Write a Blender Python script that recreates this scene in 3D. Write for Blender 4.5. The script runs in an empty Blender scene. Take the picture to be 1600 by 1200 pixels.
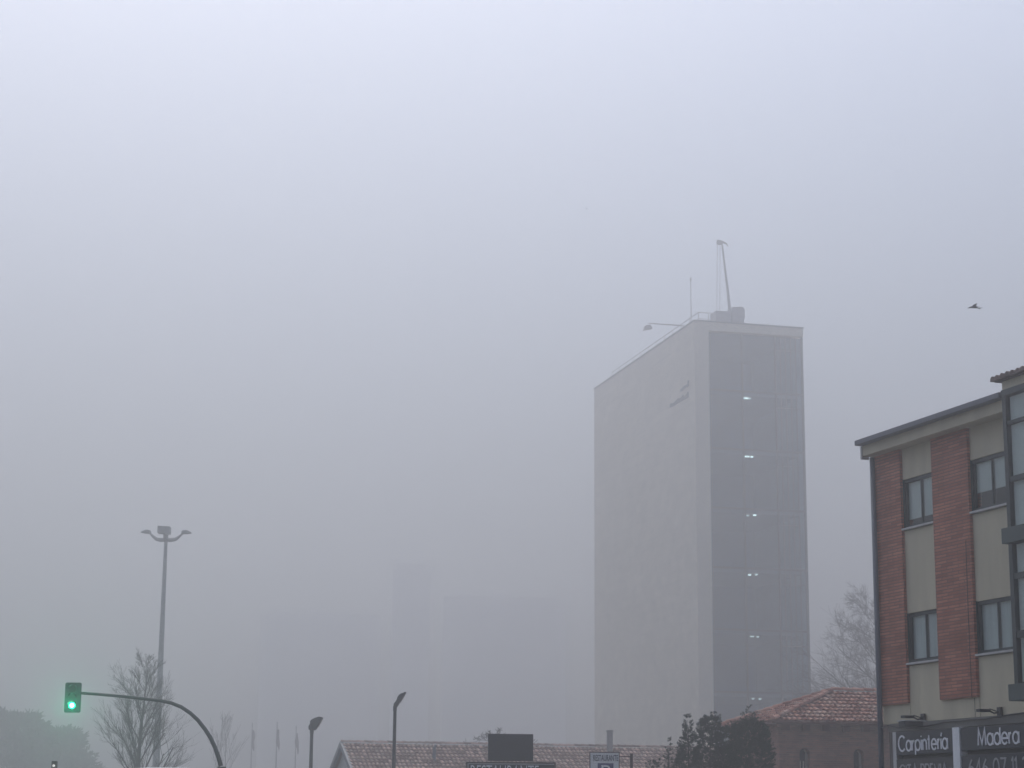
import bpy, math, random
from mathutils import Vector, Matrix, noise
random.seed(7)
C = bpy.context.scene.collection
R = math.radians

# ------------------------------------------------------------------ camera model
FPX = 3170.0
PITCH = math.atan(680 / FPX)
RHO = 0.007
EYE = Vector((0, 0, 1.6))
_r = Vector((1, 0, 0)); _f = Vector((0, math.cos(PITCH), math.sin(PITCH))); _u = Vector((0, -math.sin(PITCH), math.cos(PITCH)))
_cr = _r * math.cos(RHO) + _u * math.sin(RHO)
_cu = _u * math.cos(RHO) - _r * math.sin(RHO)

def at(x, y, Y):
    """world point seen at photo pixel (1600 wide) at world depth Y"""
    d = _f * FPX + _cr * (x - 800) - _cu * (y - 600)
    return EYE + d * (Y / d.y)

# ------------------------------------------------------------------ materials
def newmat(name):
    m = bpy.data.materials.new(name); m.use_nodes = True
    nt = m.node_tree; b = nt.nodes['Principled BSDF']
    return m, nt, b

def N(nt, t, **kw):
    n = nt.nodes.new(t)
    for k, v in kw.items():
        if k in n.inputs.keys(): n.inputs[k].default_value = v
        else: setattr(n, k, v)
    return n

def plain(name, col, rough=0.6, var=0.12, scale=6.0, metal=0.0, bump=0.0, detail=4, stretch=None):
    """base colour broken up by object-space noise"""
    m, nt, b = newmat(name)
    tc = N(nt, 'ShaderNodeTexCoord')
    nz = N(nt, 'ShaderNodeTexNoise'); nz.inputs['Scale'].default_value = scale; nz.inputs['Detail'].default_value = detail
    if stretch:
        mp = N(nt, 'ShaderNodeMapping'); mp.inputs['Scale'].default_value = stretch
        nt.links.new(tc.outputs['Object'], mp.inputs['Vector']); nt.links.new(mp.outputs[0], nz.inputs['Vector'])
    else: nt.links.new(tc.outputs['Object'], nz.inputs['Vector'])
    cr = N(nt, 'ShaderNodeValToRGB')
    cr.color_ramp.elements[0].position = 0.3; cr.color_ramp.elements[1].position = 0.7
    cr.color_ramp.elements[0].color = tuple(c * (1 - var) for c in col) + (1,)
    cr.color_ramp.elements[1].color = tuple(min(1, c * (1 + var)) for c in col) + (1,)
    nt.links.new(nz.outputs['Fac'], cr.inputs['Fac'])
    nt.links.new(cr.outputs['Color'], b.inputs['Base Color'])
    b.inputs['Roughness'].default_value = rough; b.inputs['Metallic'].default_value = metal
    if bump:
        bp = N(nt, 'ShaderNodeBump'); bp.inputs['Strength'].default_value = bump; bp.inputs['Distance'].default_value = 0.02
        nt.links.new(nz.outputs['Fac'], bp.inputs['Height']); nt.links.new(bp.outputs['Normal'], b.inputs['Normal'])
    return m

def island(name, c0, c1, rough=0.8, spot=None):
    """each loose piece gets its own tone between c0 and c1"""
    m, nt, b = newmat(name)
    g = N(nt, 'ShaderNodeNewGeometry')
    cr = N(nt, 'ShaderNodeValToRGB')
    cr.color_ramp.elements[0].color = c0 + (1,); cr.color_ramp.elements[1].color = c1 + (1,)
    nt.links.new(g.outputs['Random Per Island'], cr.inputs['Fac'])
    src = cr.outputs['Color']
    if spot:
        tc = N(nt, 'ShaderNodeTexCoord'); nz = N(nt, 'ShaderNodeTexNoise'); nz.inputs['Scale'].default_value = 1.6; nz.inputs['Detail'].default_value = 6
        nt.links.new(tc.outputs['Object'], nz.inputs['Vector'])
        r2 = N(nt, 'ShaderNodeValToRGB'); r2.color_ramp.elements[0].position = 0.5; r2.color_ramp.elements[1].position = 0.66
        nt.links.new(nz.outputs['Fac'], r2.inputs['Fac'])
        mx = N(nt, 'ShaderNodeMix', data_type='RGBA'); mx.inputs[7].default_value = spot + (1,)
        mm = N(nt, 'ShaderNodeMath', operation='MULTIPLY'); mm.inputs[1].default_value = 0.6
        nt.links.new(r2.outputs['Color'], mm.inputs[0]); nt.links.new(mm.outputs[0], mx.inputs[0])
        nt.links.new(src, mx.inputs[6]); src = mx.outputs[2]
    nt.links.new(src, b.inputs['Base Color']); b.inputs['Roughness'].default_value = rough
    return m

def brick(name, c1, c2, mortar, bw, bh, ms, axes='xz', bump=0.5, stain=0.25):
    m, nt, b = newmat(name)
    tc = N(nt, 'ShaderNodeTexCoord'); sp = N(nt, 'ShaderNodeSeparateXYZ'); cb = N(nt, 'ShaderNodeCombineXYZ')
    nt.links.new(tc.outputs['Object'], sp.inputs[0])
    ad = N(nt, 'ShaderNodeMath', operation='ADD')
    nt.links.new(sp.outputs['X'], ad.inputs[0]); nt.links.new(sp.outputs['Y'], ad.inputs[1])
    nt.links.new(ad.outputs[0], cb.inputs[0]); nt.links.new(sp.outputs['Z'], cb.inputs[1])
    bt = N(nt, 'ShaderNodeTexBrick')
    bt.inputs['Scale'].default_value = 1; bt.inputs['Brick Width'].default_value = bw; bt.inputs['Row Height'].default_value = bh
    bt.inputs['Mortar Size'].default_value = ms; bt.inputs['Mortar Smooth'].default_value = 0.2; bt.inputs['Bias'].default_value = 0
    bt.inputs['Color1'].default_value = c1 + (1,); bt.inputs['Color2'].default_value = c2 + (1,); bt.inputs['Mortar'].default_value = mortar + (1,)
    nt.links.new(cb.outputs[0], bt.inputs['Vector'])
    nz = N(nt, 'ShaderNodeTexNoise'); nz.inputs['Scale'].default_value = 0.9; nz.inputs['Detail'].default_value = 8; nz.inputs['Roughness'].default_value = .65
    nt.links.new(tc.outputs['Object'], nz.inputs['Vector'])
    mr = N(nt, 'ShaderNodeMapRange'); mr.inputs[1].default_value = .3; mr.inputs[2].default_value = .7; mr.inputs[3].default_value = 1 - stain; mr.inputs[4].default_value = 1 + stain
    nt.links.new(nz.outputs['Fac'], mr.inputs[0])
    mx = N(nt, 'ShaderNodeVectorMath', operation='SCALE')
    nt.links.new(bt.outputs['Color'], mx.inputs[0]); nt.links.new(mr.outputs[0], mx.inputs['Scale'])
    nt.links.new(mx.outputs[0], b.inputs['Base Color']); b.inputs['Roughness'].default_value = .85
    if bump:
        iv = N(nt, 'ShaderNodeMath', operation='SUBTRACT'); iv.inputs[0].default_value = 1
        nt.links.new(bt.outputs['Fac'], iv.inputs[1])
        bp = N(nt, 'ShaderNodeBump'); bp.inputs['Strength'].default_value = bump; bp.inputs['Distance'].default_value = .01
        nt.links.new(iv.outputs[0], bp.inputs['Height']); nt.links.new(bp.outputs['Normal'], b.inputs['Normal'])
    return m

def glass(name, tint, rough=0.03, refl=1.5, wave=0.0, gcol=(.92, .96, .95)):
    """clear tinted pane: fresnel mix of see-through and mirror"""
    m = bpy.data.materials.new(name); m.use_nodes = True; nt = m.node_tree
    nt.nodes.remove(nt.nodes['Principled BSDF']); out = nt.nodes['Material Output']
    tr = N(nt, 'ShaderNodeBsdfTransparent'); tr.inputs[0].default_value = tint + (1,)
    gl = N(nt, 'ShaderNodeBsdfGlossy'); gl.inputs['Roughness'].default_value = rough; gl.inputs['Color'].default_value = gcol + (1,)
    fr = N(nt, 'ShaderNodeFresnel'); fr.inputs['IOR'].default_value = refl
    if wave:
        tc = N(nt, 'ShaderNodeTexCoord'); nz = N(nt, 'ShaderNodeTexNoise'); nz.inputs['Scale'].default_value = .5
        bp = N(nt, 'ShaderNodeBump'); bp.inputs['Strength'].default_value = wave; bp.inputs['Distance'].default_value = .05
        nt.links.new(tc.outputs['Object'], nz.inputs['Vector']); nt.links.new(nz.outputs['Fac'], bp.inputs['Height']); nt.links.new(bp.outputs['Normal'], gl.inputs['Normal'])
    mx = N(nt, 'ShaderNodeMixShader')
    ge = N(nt, 'ShaderNodeNewGeometry'); iv = N(nt, 'ShaderNodeMath', operation='SUBTRACT'); iv.inputs[0].default_value = 1
    nt.links.new(ge.outputs['Backfacing'], iv.inputs[1])
    ff = N(nt, 'ShaderNodeMath', operation='MULTIPLY'); nt.links.new(fr.outputs[0], ff.inputs[0]); nt.links.new(iv.outputs[0], ff.inputs[1])
    nt.links.new(ff.outputs[0], mx.inputs[0]); nt.links.new(tr.outputs[0], mx.inputs[1]); nt.links.new(gl.outputs[0], mx.inputs[2])
    nt.links.new(mx.outputs[0], out.inputs['Surface'])
    return m

def emit(name, col, st):
    m, nt, b = newmat(name)
    b.inputs['Base Color'].default_value = (.1, .1, .1, 1)
    b.inputs['Emission Color'].default_value = col + (1,); b.inputs['Emission Strength'].default_value = st
    return m

M = dict(
    brick=brick('facade brick', (.56, .225, .145), (.38, .135, .088), (.24, .13, .10), .42, .066, .011, bump=.4, stain=.24),
    cream=plain('cream render', (.62, .56, .41), .9, .10, 2.2, bump=.15, detail=9, stretch=(1, 1, .16)),
    cream_low=plain('grey shop render', (.19, .185, .17), .9, .12, 1.6, detail=8),
    sill=plain('pale stone sill', (.55, .54, .52), .7, .1),
    frame=plain('dark green aluminium', (.022, .036, .038), .45, .2, 2),
    slab=plain('green painted slab', (.07, .095, .092), .6, .12, 2),
    gutter=plain('grey gutter metal', (.125, .135, .165), .5, .12, 2),
    pipe=plain('blue grey pipe', (.14, .155, .185), .5, .15, 2),
    glass=glass('window glass', (.88, .91, .90), .02, 1.6),
    glass_t=glass('tower glass', (.56, .72, .82), .05, 1.75, .03, (.56, .80, 1.0)),
    blind=plain('pale roller blind', (.78, .81, .78), .9, .06, 2),
    bluedark=plain('dark blue office wall', (.08, .18, .30), .9, .3, .4),
    curtain=plain('grey net curtain', (.66, .70, .69), .9, .16, 7, stretch=(1.6, 1, .05)),
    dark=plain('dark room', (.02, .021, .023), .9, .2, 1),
    tile=island('clay roof tile', (.20, .065, .048), (.62, .33, .25), .85, (.55, .42, .35)),
    tile_old=island('weathered clay tile', (.17, .095, .078), (.66, .47, .40), .85, (.5, .43, .37)),
    tile_dark=island('dark cap tile', (.10, .07, .06), (.26, .19, .165), .85),
    tile_bed=plain('tile bed', (.15, .075, .06), .9, .25, 3),
    church=brick('old brick', (.36, .17, .12), (.20, .10, .078), (.27, .18, .145), .26, .075, .012, bump=.5, stain=.35),
    stone=plain('pale trim', (.5, .47, .42), .8, .1),
    tower=brick('pale stone cladding', (.80, .725, .59), (.74, .67, .545), (.64, .58, .47), 1.5, .75, .02, bump=.2, stain=.10),
    tower_frame=plain('pale tower frame', (.92, .81, .64), .8, .05, .4),
    concrete=plain('concrete', (.3, .3, .29), .9, .15, .8),
    mull=plain('dark mullion', (.018, .03, .05), .5, .1),
    mull_l=plain('light mullion', (.13, .14, .15), .5, .1),
    steel=plain('galvanised steel', (.27, .275, .285), .5, .12, 3, .2), pale=plain('pale roof metal', (.42, .42, .44), .6, .1, 2),
    dsteel=plain('dark painted steel', (.035, .037, .042), .5, .2, 3),
    bark=plain('wet bark', (.052, .048, .048), .95, .3, 5),
    bark_l=plain('grey bark', (.11, .10, .095), .95, .3, 5),
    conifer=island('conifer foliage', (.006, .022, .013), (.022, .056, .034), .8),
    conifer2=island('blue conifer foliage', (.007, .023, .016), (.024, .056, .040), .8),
    leaf=island('evergreen leaves', (.03, .05, .025), (.07, .09, .05), .8),
    signdark=plain('charcoal sign panel', (.030, .034, .045), .45, .15, 2),
    signdark2=plain('grey sign panel', (.045, .047, .048), .5, .15, 2),
    signnavy=plain('dark navy sign panel', (.012, .012, .026), .5, .25, 3),
    letter=plain('white lettering', (.90, .90, .93), .6, .03),
    letter_g=plain('grey lettering', (.42, .42, .43), .6, .05),
    letter_d=plain('dark blue lettering', (.03, .035, .07), .6, .05),
    blue=plain('parking sign blue', (.03, .035, .16), .5, .08),
    white=plain('white paint', (.90, .91, .92), .5, .05, 2),
    offwhite=plain('dirty white paint', (.55, .55, .54), .6, .1, 3),
    brown=plain('brown painted post', (.07, .045, .045), .6, .15),
    lens=plain('unlit signal lens', (.02, .018, .016), .3, .2),
    green=emit('green signal', (.06, 1.0, .5), 60),
    greendim=emit('green signal rim', (.0, 1.0, .46), 2.4),
    lamp=emit('ceiling lamp', (1.0, .80, .64), 5.5),
    lamp_dim=emit('dim ceiling lamp', (1.0, .80, .64), 2.6),
    palelamp=emit('pale signal lamp', (1, .93, .95), 1.4),
    asphalt=plain('asphalt', (.05, .05, .052), .9, .2, 4, bump=.3),
    paving=plain('paving', (.24, .235, .225), .9, .15, 2),
    soil=plain('wet dark asphalt lot', (.05, .05, .047), .95, .25, .3),
    paint=plain('road paint', (.7, .7, .68), .7, .1),
    feather=plain('dark feathers', (.02, .02, .022), .8, .2),
    rubber=plain('rubber', (.02, .02, .02), .8, .1),
    flagcloth=plain('flag cloth', (.17, .13, .16), .9, .2),
    redlens=plain('red lens', (.25, .02, .02), .3, .1),
    far=plain('grey facade', (.72, .72, .72), .9, .08, .2),
    flue=plain('flue metal', (.33, .33, .33), .4, .1, 2, .3),
)

# ------------------------------------------------------------------ mesh helpers
class MB:
    def __init__(s): s.v = []; s.f = []
    def face(s, pts):
        i = len(s.v); s.v += [tuple(p) for p in pts]; s.f.append(tuple(range(i, i + len(pts)))); return s
    def box(s, x0, x1, y0, y1, z0, z1):
        i = len(s.v)
        s.v += [(x0,y0,z0),(x1,y0,z0),(x1,y1,z0),(x0,y1,z0),(x0,y0,z1),(x1,y0,z1),(x1,y1,z1),(x0,y1,z1)]
        s.f += [tuple(i + k for k in q) for q in ((3,2,1,0),(4,5,6,7),(0,1,5,4),(1,2,6,5),(2,3,7,6),(3,0,4,7))]
        return s
    def tube(s, pts, rad, n=8, cap=True):
        pts = [Vector(p) for p in pts]
        if not hasattr(rad, '__len__'): rad = [rad] * len(pts)
        i0 = len(s.v); ref = None
        for k, p in enumerate(pts):
            a = pts[max(0, k - 1)]; b = pts[min(len(pts) - 1, k + 1)]
            t = (b - a).normalized()
            if ref is None: ref = Vector((0, 0, 1)) if abs(t.z) < .9 else Vector((1, 0, 0))
            e1 = (ref - t * ref.dot(t)).normalized(); e2 = t.cross(e1); ref = e1
            for j in range(n):
                q = 2 * math.pi * j / n
                s.v.append(tuple(p + (e1 * math.cos(q) + e2 * math.sin(q)) * rad[k]))
        for k in range(len(pts) - 1):
            for j in range(n):
                a = i0 + k * n + j; b = i0 + k * n + (j + 1) % n
                s.f.append((a, b, b + n, a + n))
        if cap:
            s.f.append(tuple(i0 + j for j in reversed(range(n))))
            s.f.append(tuple(i0 + (len(pts) - 1) * n + j for j in range(n)))
        return s
    def prism(s, poly, y0, y1):
        """poly in (x,z), extruded along y"""
        n = len(poly); i = len(s.v)
        s.v += [(x, y0, z) for x, z in poly] + [(x, y1, z) for x, z in poly]
        s.f.append(tuple(i + k for k in range(n))); s.f.append(tuple(i + n + k for k in reversed(range(n))))
        for k in range(n):
            a = i + k; b = i + (k + 1) % n
            s.f.append((a, a + n, b + n, b))
        return s
    def build(s, name, mat, parent=None, smooth=False, bevel=0):
        me = bpy.data.meshes.new(name); me.from_pydata(s.v, [], s.f); me.update()
        me.materials.append(mat)
        if smooth:
            for p in me.polygons: p.use_smooth = True
        o = bpy.data.objects.new(name, me); C.objects.link(o)
        if parent is not None: o.parent = parent
        if bevel:
            b = o.modifiers.new('bevel', 'BEVEL'); b.width = bevel; b.segments = 2; b.limit_method = 'ANGLE'
        return o

def tag(o, label=None, cat=None, group=None, kind=None):
    if label: o['label'] = label
    if cat: o['category'] = cat
    if group: o['group'] = group
    if kind: o['kind'] = kind
    return o

def thing(name, label, cat, loc=(0, 0, 0), rz=0.0, group=None):
    o = bpy.data.objects.new(name, None); C.objects.link(o)
    o.empty_display_size = .3
    o.location = loc; o.rotation_euler = (0, 0, rz)
    return tag(o, label, cat, group)

def copy_tree(o, parent=None):
    c = o.copy(); C.objects.link(c)
    if parent is not None: c.parent = parent
    for ch in [k for k in bpy.data.objects if k.parent == o]: copy_tree(ch, c)
    return c

def text(name, s, x0, x1, z0, z1, y, mat, parent, thin=0.0, depth=.012, shear=0.0):
    cu = bpy.data.curves.new(name, 'FONT'); cu.body = s; cu.size = 1; cu.offset = -thin; cu.extrude = 0; cu.resolution_u = 3; cu.shear = shear
    tmp = bpy.data.objects.new(name, cu); C.objects.link(tmp)
    dg = bpy.context.evaluated_depsgraph_get()
    me0 = bpy.data.meshes.new_from_object(tmp.evaluated_get(dg))
    bpy.data.objects.remove(tmp)
    vs = [v.co.copy() for v in me0.vertices]; fs = [tuple(p.vertices) for p in me0.polygons]
    ax = min(v.x for v in vs); bx = max(v.x for v in vs); ay = min(v.y for v in vs); by = max(v.y for v in vs)
    mb = MB()
    P = [(x0 + (v.x - ax) / (bx - ax) * (x1 - x0), y, z0 + (v.y - ay) / (by - ay) * (z1 - z0)) for v in vs]
    n = len(P); mb.v = P + [(p[0], y + depth, p[2]) for p in P]
    mb.f = list(fs)
    edges = {}
    for f in fs:
        for k in range(len(f)): edges[(f[k], f[(k + 1) % len(f)])] = 1
    for (a, b) in edges:
        if (b, a) not in edges: mb.f.append((b, a, a + n, b + n))
    return mb.build(name, mat, parent)

def _arc(cx, cy, rx, ry, a0, a1, n=18):
    return [(cx + rx * math.cos(R(a0 + (a1 - a0) * k / n)), cy + ry * math.sin(R(a0 + (a1 - a0) * k / n))) for k in range(n + 1)]
_bowl = _arc(.33, .34, .33, .34, 0, 360, 24)
GL = {   # geometric one-line letters: (advance, strokes)
    'C': (.92, [_arc(.5, .5, .5, .5, 42, 318)]), 'a': (.66, [_bowl, [(.66, 0), (.66, .68)]]), 'r': (.26, [[(0, 0), (0, .68)], [(0, .36), (.04, .5), (.13, .62), (.27, .66)]]),
    'p': (.66, [_bowl, [(0, -.3), (0, .68)]]), 'i': (0, [[(0, 0), (0, .68)], [(0, .85), (0, .95)]]), 'n': (.5, [[(0, 0), (0, .68)], _arc(.25, .42, .25, .25, 180, 0, 10) + [(.5, 0)]]),
    't': (.34, [[(.17, 0), (.17, .95)], [(0, .68), (.34, .68)]]), 'e': (.66, [[(.0, .34), (.66, .34)] + _arc(.33, .34, .33, .34, 10, 322, 20)]), '\u00ed': (0, [[(0, 0), (0, .68)], [(.0, .82), (.13, 1.06)]]),
    'M': (.92, [[(0, 0), (.09, 1), (.46, .08), (.83, 1), (.92, 0)]]), 'd': (.66, [_bowl, [(.66, 0), (.66, 1)]]), 'A': (.8, [[(0, 0), (.4, 1), (.8, 0)], [(.14, .34), (.66, .34)]]),
    'P': (.54, [[(0, 0), (0, 1), (.28, 1)] + _arc(.28, .74, .26, .26, 80, -80, 8) + [(.28, .48), (0, .48)]]), 'R': (.56, [[(0, 0), (0, 1), (.28, 1)] + _arc(.28, .74, .26, .26, 80, -80, 8) + [(.28, .48), (0, .48)], [(.26, .48), (.56, 0)]]),
    'E': (.45, [[(.45, 1), (0, 1), (0, 0), (.45, 0)], [(0, .52), (.42, .52)]]), 'V': (.76, [[(0, 1), (.38, 0), (.76, 1)]]), 'I': (0, [[(0, 0), (0, 1)]]), 'T': (.6, [[(0, 1), (.6, 1)], [(.3, 1), (.3, 0)]]),
    '6': (.58, [_arc(.29, .29, .29, .29, 0, 360, 20), [(.02, .38), (.14, .66), (.40, 1)]]), '4': (.6, [[(.46, 0), (.46, 1), (0, .28), (.6, .28)]]), '0': (.6, [_arc(.3, .5, .3, .5, 0, 360, 24)]),
    '7': (.55, [[(0, 1), (.55, 1), (.15, 0)]]), '1': (.16, [[(0, .84), (.16, 1), (.16, 0)]]), '3': (.52, [_arc(.25, .74, .25, .26, 150, -80, 12) + _arc(.25, .26, .27, .26, 80, -150, 12)]), ' ': (.22, []),
}
def strokes(name, st, x0, x1, zb, cap, wd, y, mat, parent, gap=.19):
    tot = sum(GL[c][0] for c in st) + gap * (len(st) - 1)
    kx = (x1 - x0) / tot; x = 0; mb = MB(); e = 0
    for c in st:
        adv, ss = GL[c]
        for pl in ss:
            e += 1; yy = y - .0007 * (e % 5)
            P = [Vector((x0 + (x + px_) * kx, zb + pz_ * cap)) for px_, pz_ in pl]; n = len(P); L = []; Rr = []
            for k in range(n):
                a = P[max(0, k - 1)]; b = P[min(n - 1, k + 1)]
                if n > 2 and k == 0 and (P[0] - P[-1]).length < 1e-5: a = P[-2]
                if n > 2 and k == n - 1 and (P[0] - P[-1]).length < 1e-5: b = P[1]
                t1 = (P[k] - a).normalized() if (P[k] - a).length > 1e-6 else (b - P[k]).normalized()
                t2 = (b - P[k]).normalized() if (b - P[k]).length > 1e-6 else t1
                n1 = Vector((-t1.y, t1.x)); n2 = Vector((-t2.y, t2.x)); m = n1 + n2
                m = m.normalized() if m.length > 1e-4 else n1
                m = m * (wd / 2 / max(.45, m.dot(n1)))
                L.append(P[k] + m); Rr.append(P[k] - m)
            i = len(mb.v)
            for k in range(n): mb.v += [(L[k].x, yy, L[k].y), (Rr[k].x, yy, Rr[k].y), (L[k].x, yy + .012, L[k].y), (Rr[k].x, yy + .012, Rr[k].y)]
            for k in range(n - 1):
                a = i + 4 * k; b = a + 4
                mb.f += [(a, a + 1, b + 1, b), (a, b, b + 2, a + 2), (a + 1, a + 3, b + 3, b + 1)]
        x += adv + gap
    return mb.build(name, mat, parent)

# ------------------------------------------------------------------ ground, roads
tag(MB().box(-560, 560, -540, 590, -.3, 0).build('ground', M['soil']), kind='structure')
def road_x(y): return -1.4 - .215 * y
rb = MB()
rb.face([(road_x(-40) - 5.5, -40, .004), (road_x(-40) + 5.5, -40, .004), (road_x(66) + 5.5, 66, .004), (road_x(66) - 5.5, 66, .004)])
rb.face([(-160, 66, .004), (-6, 66, .004), (-6, 77, .004), (-160, 77, .004)])
tag(rb.build('road', M['asphalt']), kind='structure')
pm = MB()
for k in range(-6, 14):
    y0 = k * 4.5; y1 = y0 + 2
    pm.face([(road_x(y0) - .06, y0, .008), (road_x(y0) + .06, y0, .008), (road_x(y1) + .06, y1, .008), (road_x(y1) - .06, y1, .008)])
pm.face([(road_x(63) - .2, 63, .008), (road_x(63) + 5.2, 63, .008), (road_x(63.5) + 5.2, 63.5, .008), (road_x(63.5) - .2, 63.5, .008)])
tag(pm.build('road_marking', M['paint']), kind='structure')
pv = MB()
pv.v = []
a0, a1 = (road_x(-40) + 5.5, -40), (road_x(65) + 5.5, 65)
def slabp(q, z):
    n = len(q); i = len(pv.v)
    pv.v += [(x, y, 0.0) for x, y in q] + [(x, y, z) for x, y in q]
    pv.f.append(tuple(i + n + k for k in range(n)))
    for k in range(n):
        a = i + k; b = i + (k + 1) % n; pv.f.append((a, b, b + n, a + n))
slabp([a0, (a0[0] + 3, -40), (a1[0] + 3, 65), a1], .13)
tag(pv.build('pavement', M['paving']), kind='structure')

# ------------------------------------------------------------------ office tower (local x along the glass front, y along the blank side)
TS = 215 / 137.0; TW = at(1088.5, 800, 215); ta = R(14.5)
tower = thing('office_tower', 'tall slab office tower with blank pale stone side and grey glass front, fading into fog', 'office tower', (TW.x, TW.y, 0), ta); tower.scale = (TS, TS, TS)
W_, D_, H_ = 8.1, 24.0, 34.99
w = MB()
w.box(0, .3, .03, D_, 0, H_ - .02)                 # blank side
w.box(.3, W_ - .05, D_ - .3, D_, 0, H_ - .02)      # rear
w.box(W_ - .35, W_ - .05, .5, D_ - .3, 0, H_ - .02)
w.build('wall', M['tower'], tower)
fr = MB()
fr.box(0, .302, 0, .029, 0, H_)
fr.box(.302, 1.05, 0, .35, 0, H_ - .6)
fr.box(.302, W_, 0, .35, H_ - .6, H_)
fr.build('front_frame', M['tower_frame'], tower)
MB().box(.3, W_ - .35, .35, D_ - .3, H_ - .45, H_ - .25).build('roof', M['concrete'], tower)
pc = MB().box(-.05, W_ + .05, -.05, .38, H_ + .003, H_ + .09).box(-.05, .34, .38, D_ + .05, H_ + .003, H_ + .09)
pc.build('parapet_coping', M['concrete'], tower)
FL = [30.24, 26.12, 21.99, 17.89, 13.69, 9.49, 5.34]
zz = [0.4] + sorted(FL) + [H_ - .62]
cols = [1.07, 3.58, 6.07, W_ - .06]
for i in range(len(zz) - 1):
    for j in range(3):
        MB().box(cols[j] + .03, cols[j + 1] - .03, .30, .32, zz[i] + .06, zz[i + 1] - .06).build('glass_pane', M['glass_t'], tower)
mu = MB()
for z in FL: mu.box(1.06, W_ - .05, .2, .29, z - .065, z + .065)
for x in cols[1:3]:
    for i in range(len(zz) - 1): mu.box(x - .05, x + .05, .21, .29, zz[i] + .07, zz[i + 1] - .07)
mu.box(W_ - .05, W_ + .02, .14, .48, 0, H_ - .62)
mu.build('mullion', M['mull'], tower)
ml = MB()
for k in range(1, 5):
    x = 6.07 + k * .385
    for i in range(len(zz) - 1): ml.box(x - .022, x + .022, .24, .29, zz[i] + .08, zz[i + 1] - .08)
for i in range(len(zz) - 1):
    ml.box(6.13, W_ - .06, .245, .285, zz[i + 1] - 1.05, zz[i + 1] - 1.0)
ml.build('light_mullion', M['mull_l'], tower)
for z in FL: MB().box(1.08, W_ - .4, .36, 9, z - .3, z + .02).build('floor_slab', M['concrete'], tower)
MB().box(1.08, W_ - .4, 9.02, 9.2, .3, H_ - .7).build('inner_wall', M['bluedark'], tower)
for i, z in enumerate(FL[:6]):
    x = 3.78 + .05 * i; dx = .0 if i < 2 else .06
    up = .0 if i in (2, 3) else -.05
    MB().box(x, x + (.34, .30, .12, .15, .22, .13)[i], .5, .72, z - .44, z - .36).build('ceiling_light', M['lamp' if i in (0, 1, 3) else 'lamp_dim'], tower)
    MB().box(x + .42 + dx, x + (.52, .56, .60, .58, .54, .57)[i] + dx, .5, .72, z - .40 + up, z - .31 + up).build('ceiling_light', M['lamp' if i in (1, 2) else 'lamp_dim'], tower)
# small dark unreadable lettering fixed to the blank side, two lines
lt = MB(); rr = random.Random(3)
y = 1.35
while y < 5.1:
    wd = rr.uniform(.16, .30); h = rr.choice((.20, .26, .36)); lt.box(-.06, -.003, y, y + wd, 29.84, 29.84 + h)
    if rr.random() < .8: lt.box(-.06, -.003, y + wd, y + wd + .12, 29.86, 30.0)
    y += wd + .12
lt.build('wall_lettering', M['mull'], tower); lt = MB()
for (y0, y1, z0, z1) in ((1.3, 1.72, 30.6, 30.8), (1.25, 1.42, 30.8, 31.02), (1.72, 2.45, 30.62, 30.78), (2.45, 2.9, 30.54, 30.68)): lt.box(-.06, -.003, y0, y1, z0, z1)
lt.build('wall_lettering', M['mull'], tower)
# roof railing
rl = MB()
ys = [1.2 + k * 1.85 for k in range(12)]
for yy in ys: rl.tube([(.75, yy, H_ - .25), (.75, yy, H_ + .95)], .025, 5)
rl.tube([(.75, 1.2, H_ + .95), (.75, ys[-1], H_ + .95)], .03, 5); rl.tube([(.75, 1.2, H_ + .5), (.75, ys[-1], H_ + .5)], .02, 5)
for xx in (.75, 1.5, 2.3): rl.tube([(xx, 1.2, H_ - .25), (xx, 1.2, H_ + .95)], .025, 5)
rl.tube([(.75, 1.2, H_ + .95), (2.3, 1.2, H_ + .95)], .03, 5); rl.tube([(.75, 1.2, H_ + .5), (2.3, 1.2, H_ + .5)], .02, 5)
rl.build('roof_railing', M['pale'], tower)
def tloc(x, y, z): return (Matrix.Translation((TW.x, TW.y, 0)) @ Matrix.Rotation(ta, 4, 'Z')) @ (Vector((x, y, z)) * TS)
# floodlight arm sticking out over the blank side
p = tloc(.17, 2.6, H_ + .09)
fa = thing('roof_floodlight', 'thin arm with small lamp reaching out over the left edge of the office tower roof', 'floodlight', p, ta); fa.scale = (TS, TS, TS)
MB().tube([(0, 0, 0), (0, 0, .18), (-2.35, .9, .42)], [.05, .05, .04], 6).build('arm', M['pale'], fa)
MB().prism([(-2.72, -.12), (-2.1, .02), (-2.25, .26), (-2.6, .22)], .72, 1.12).build('lamp_head', M['pale'], fa)
# whip antenna
p = tloc(.4, 1.75, H_ + .0)
an = thing('antenna', 'thin upright whip antenna on the left edge of the office tower roof', 'antenna', p, ta); an.scale = (TS, TS, TS)
MB().tube([(0, 0, -.25), (0, 0, 1.2), (0, 0, 3.45)], [.045, .035, .022], 6).build('mast', M['pale'], an)
MB().tube([(0, 0, 3.35), (0, 0, 3.55)], .07, 6).build('tip', M['pale'], an)
MB().box(-.12, .12, -.12, .12, -.25, -.15).build('base', M['steel'], an)
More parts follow.
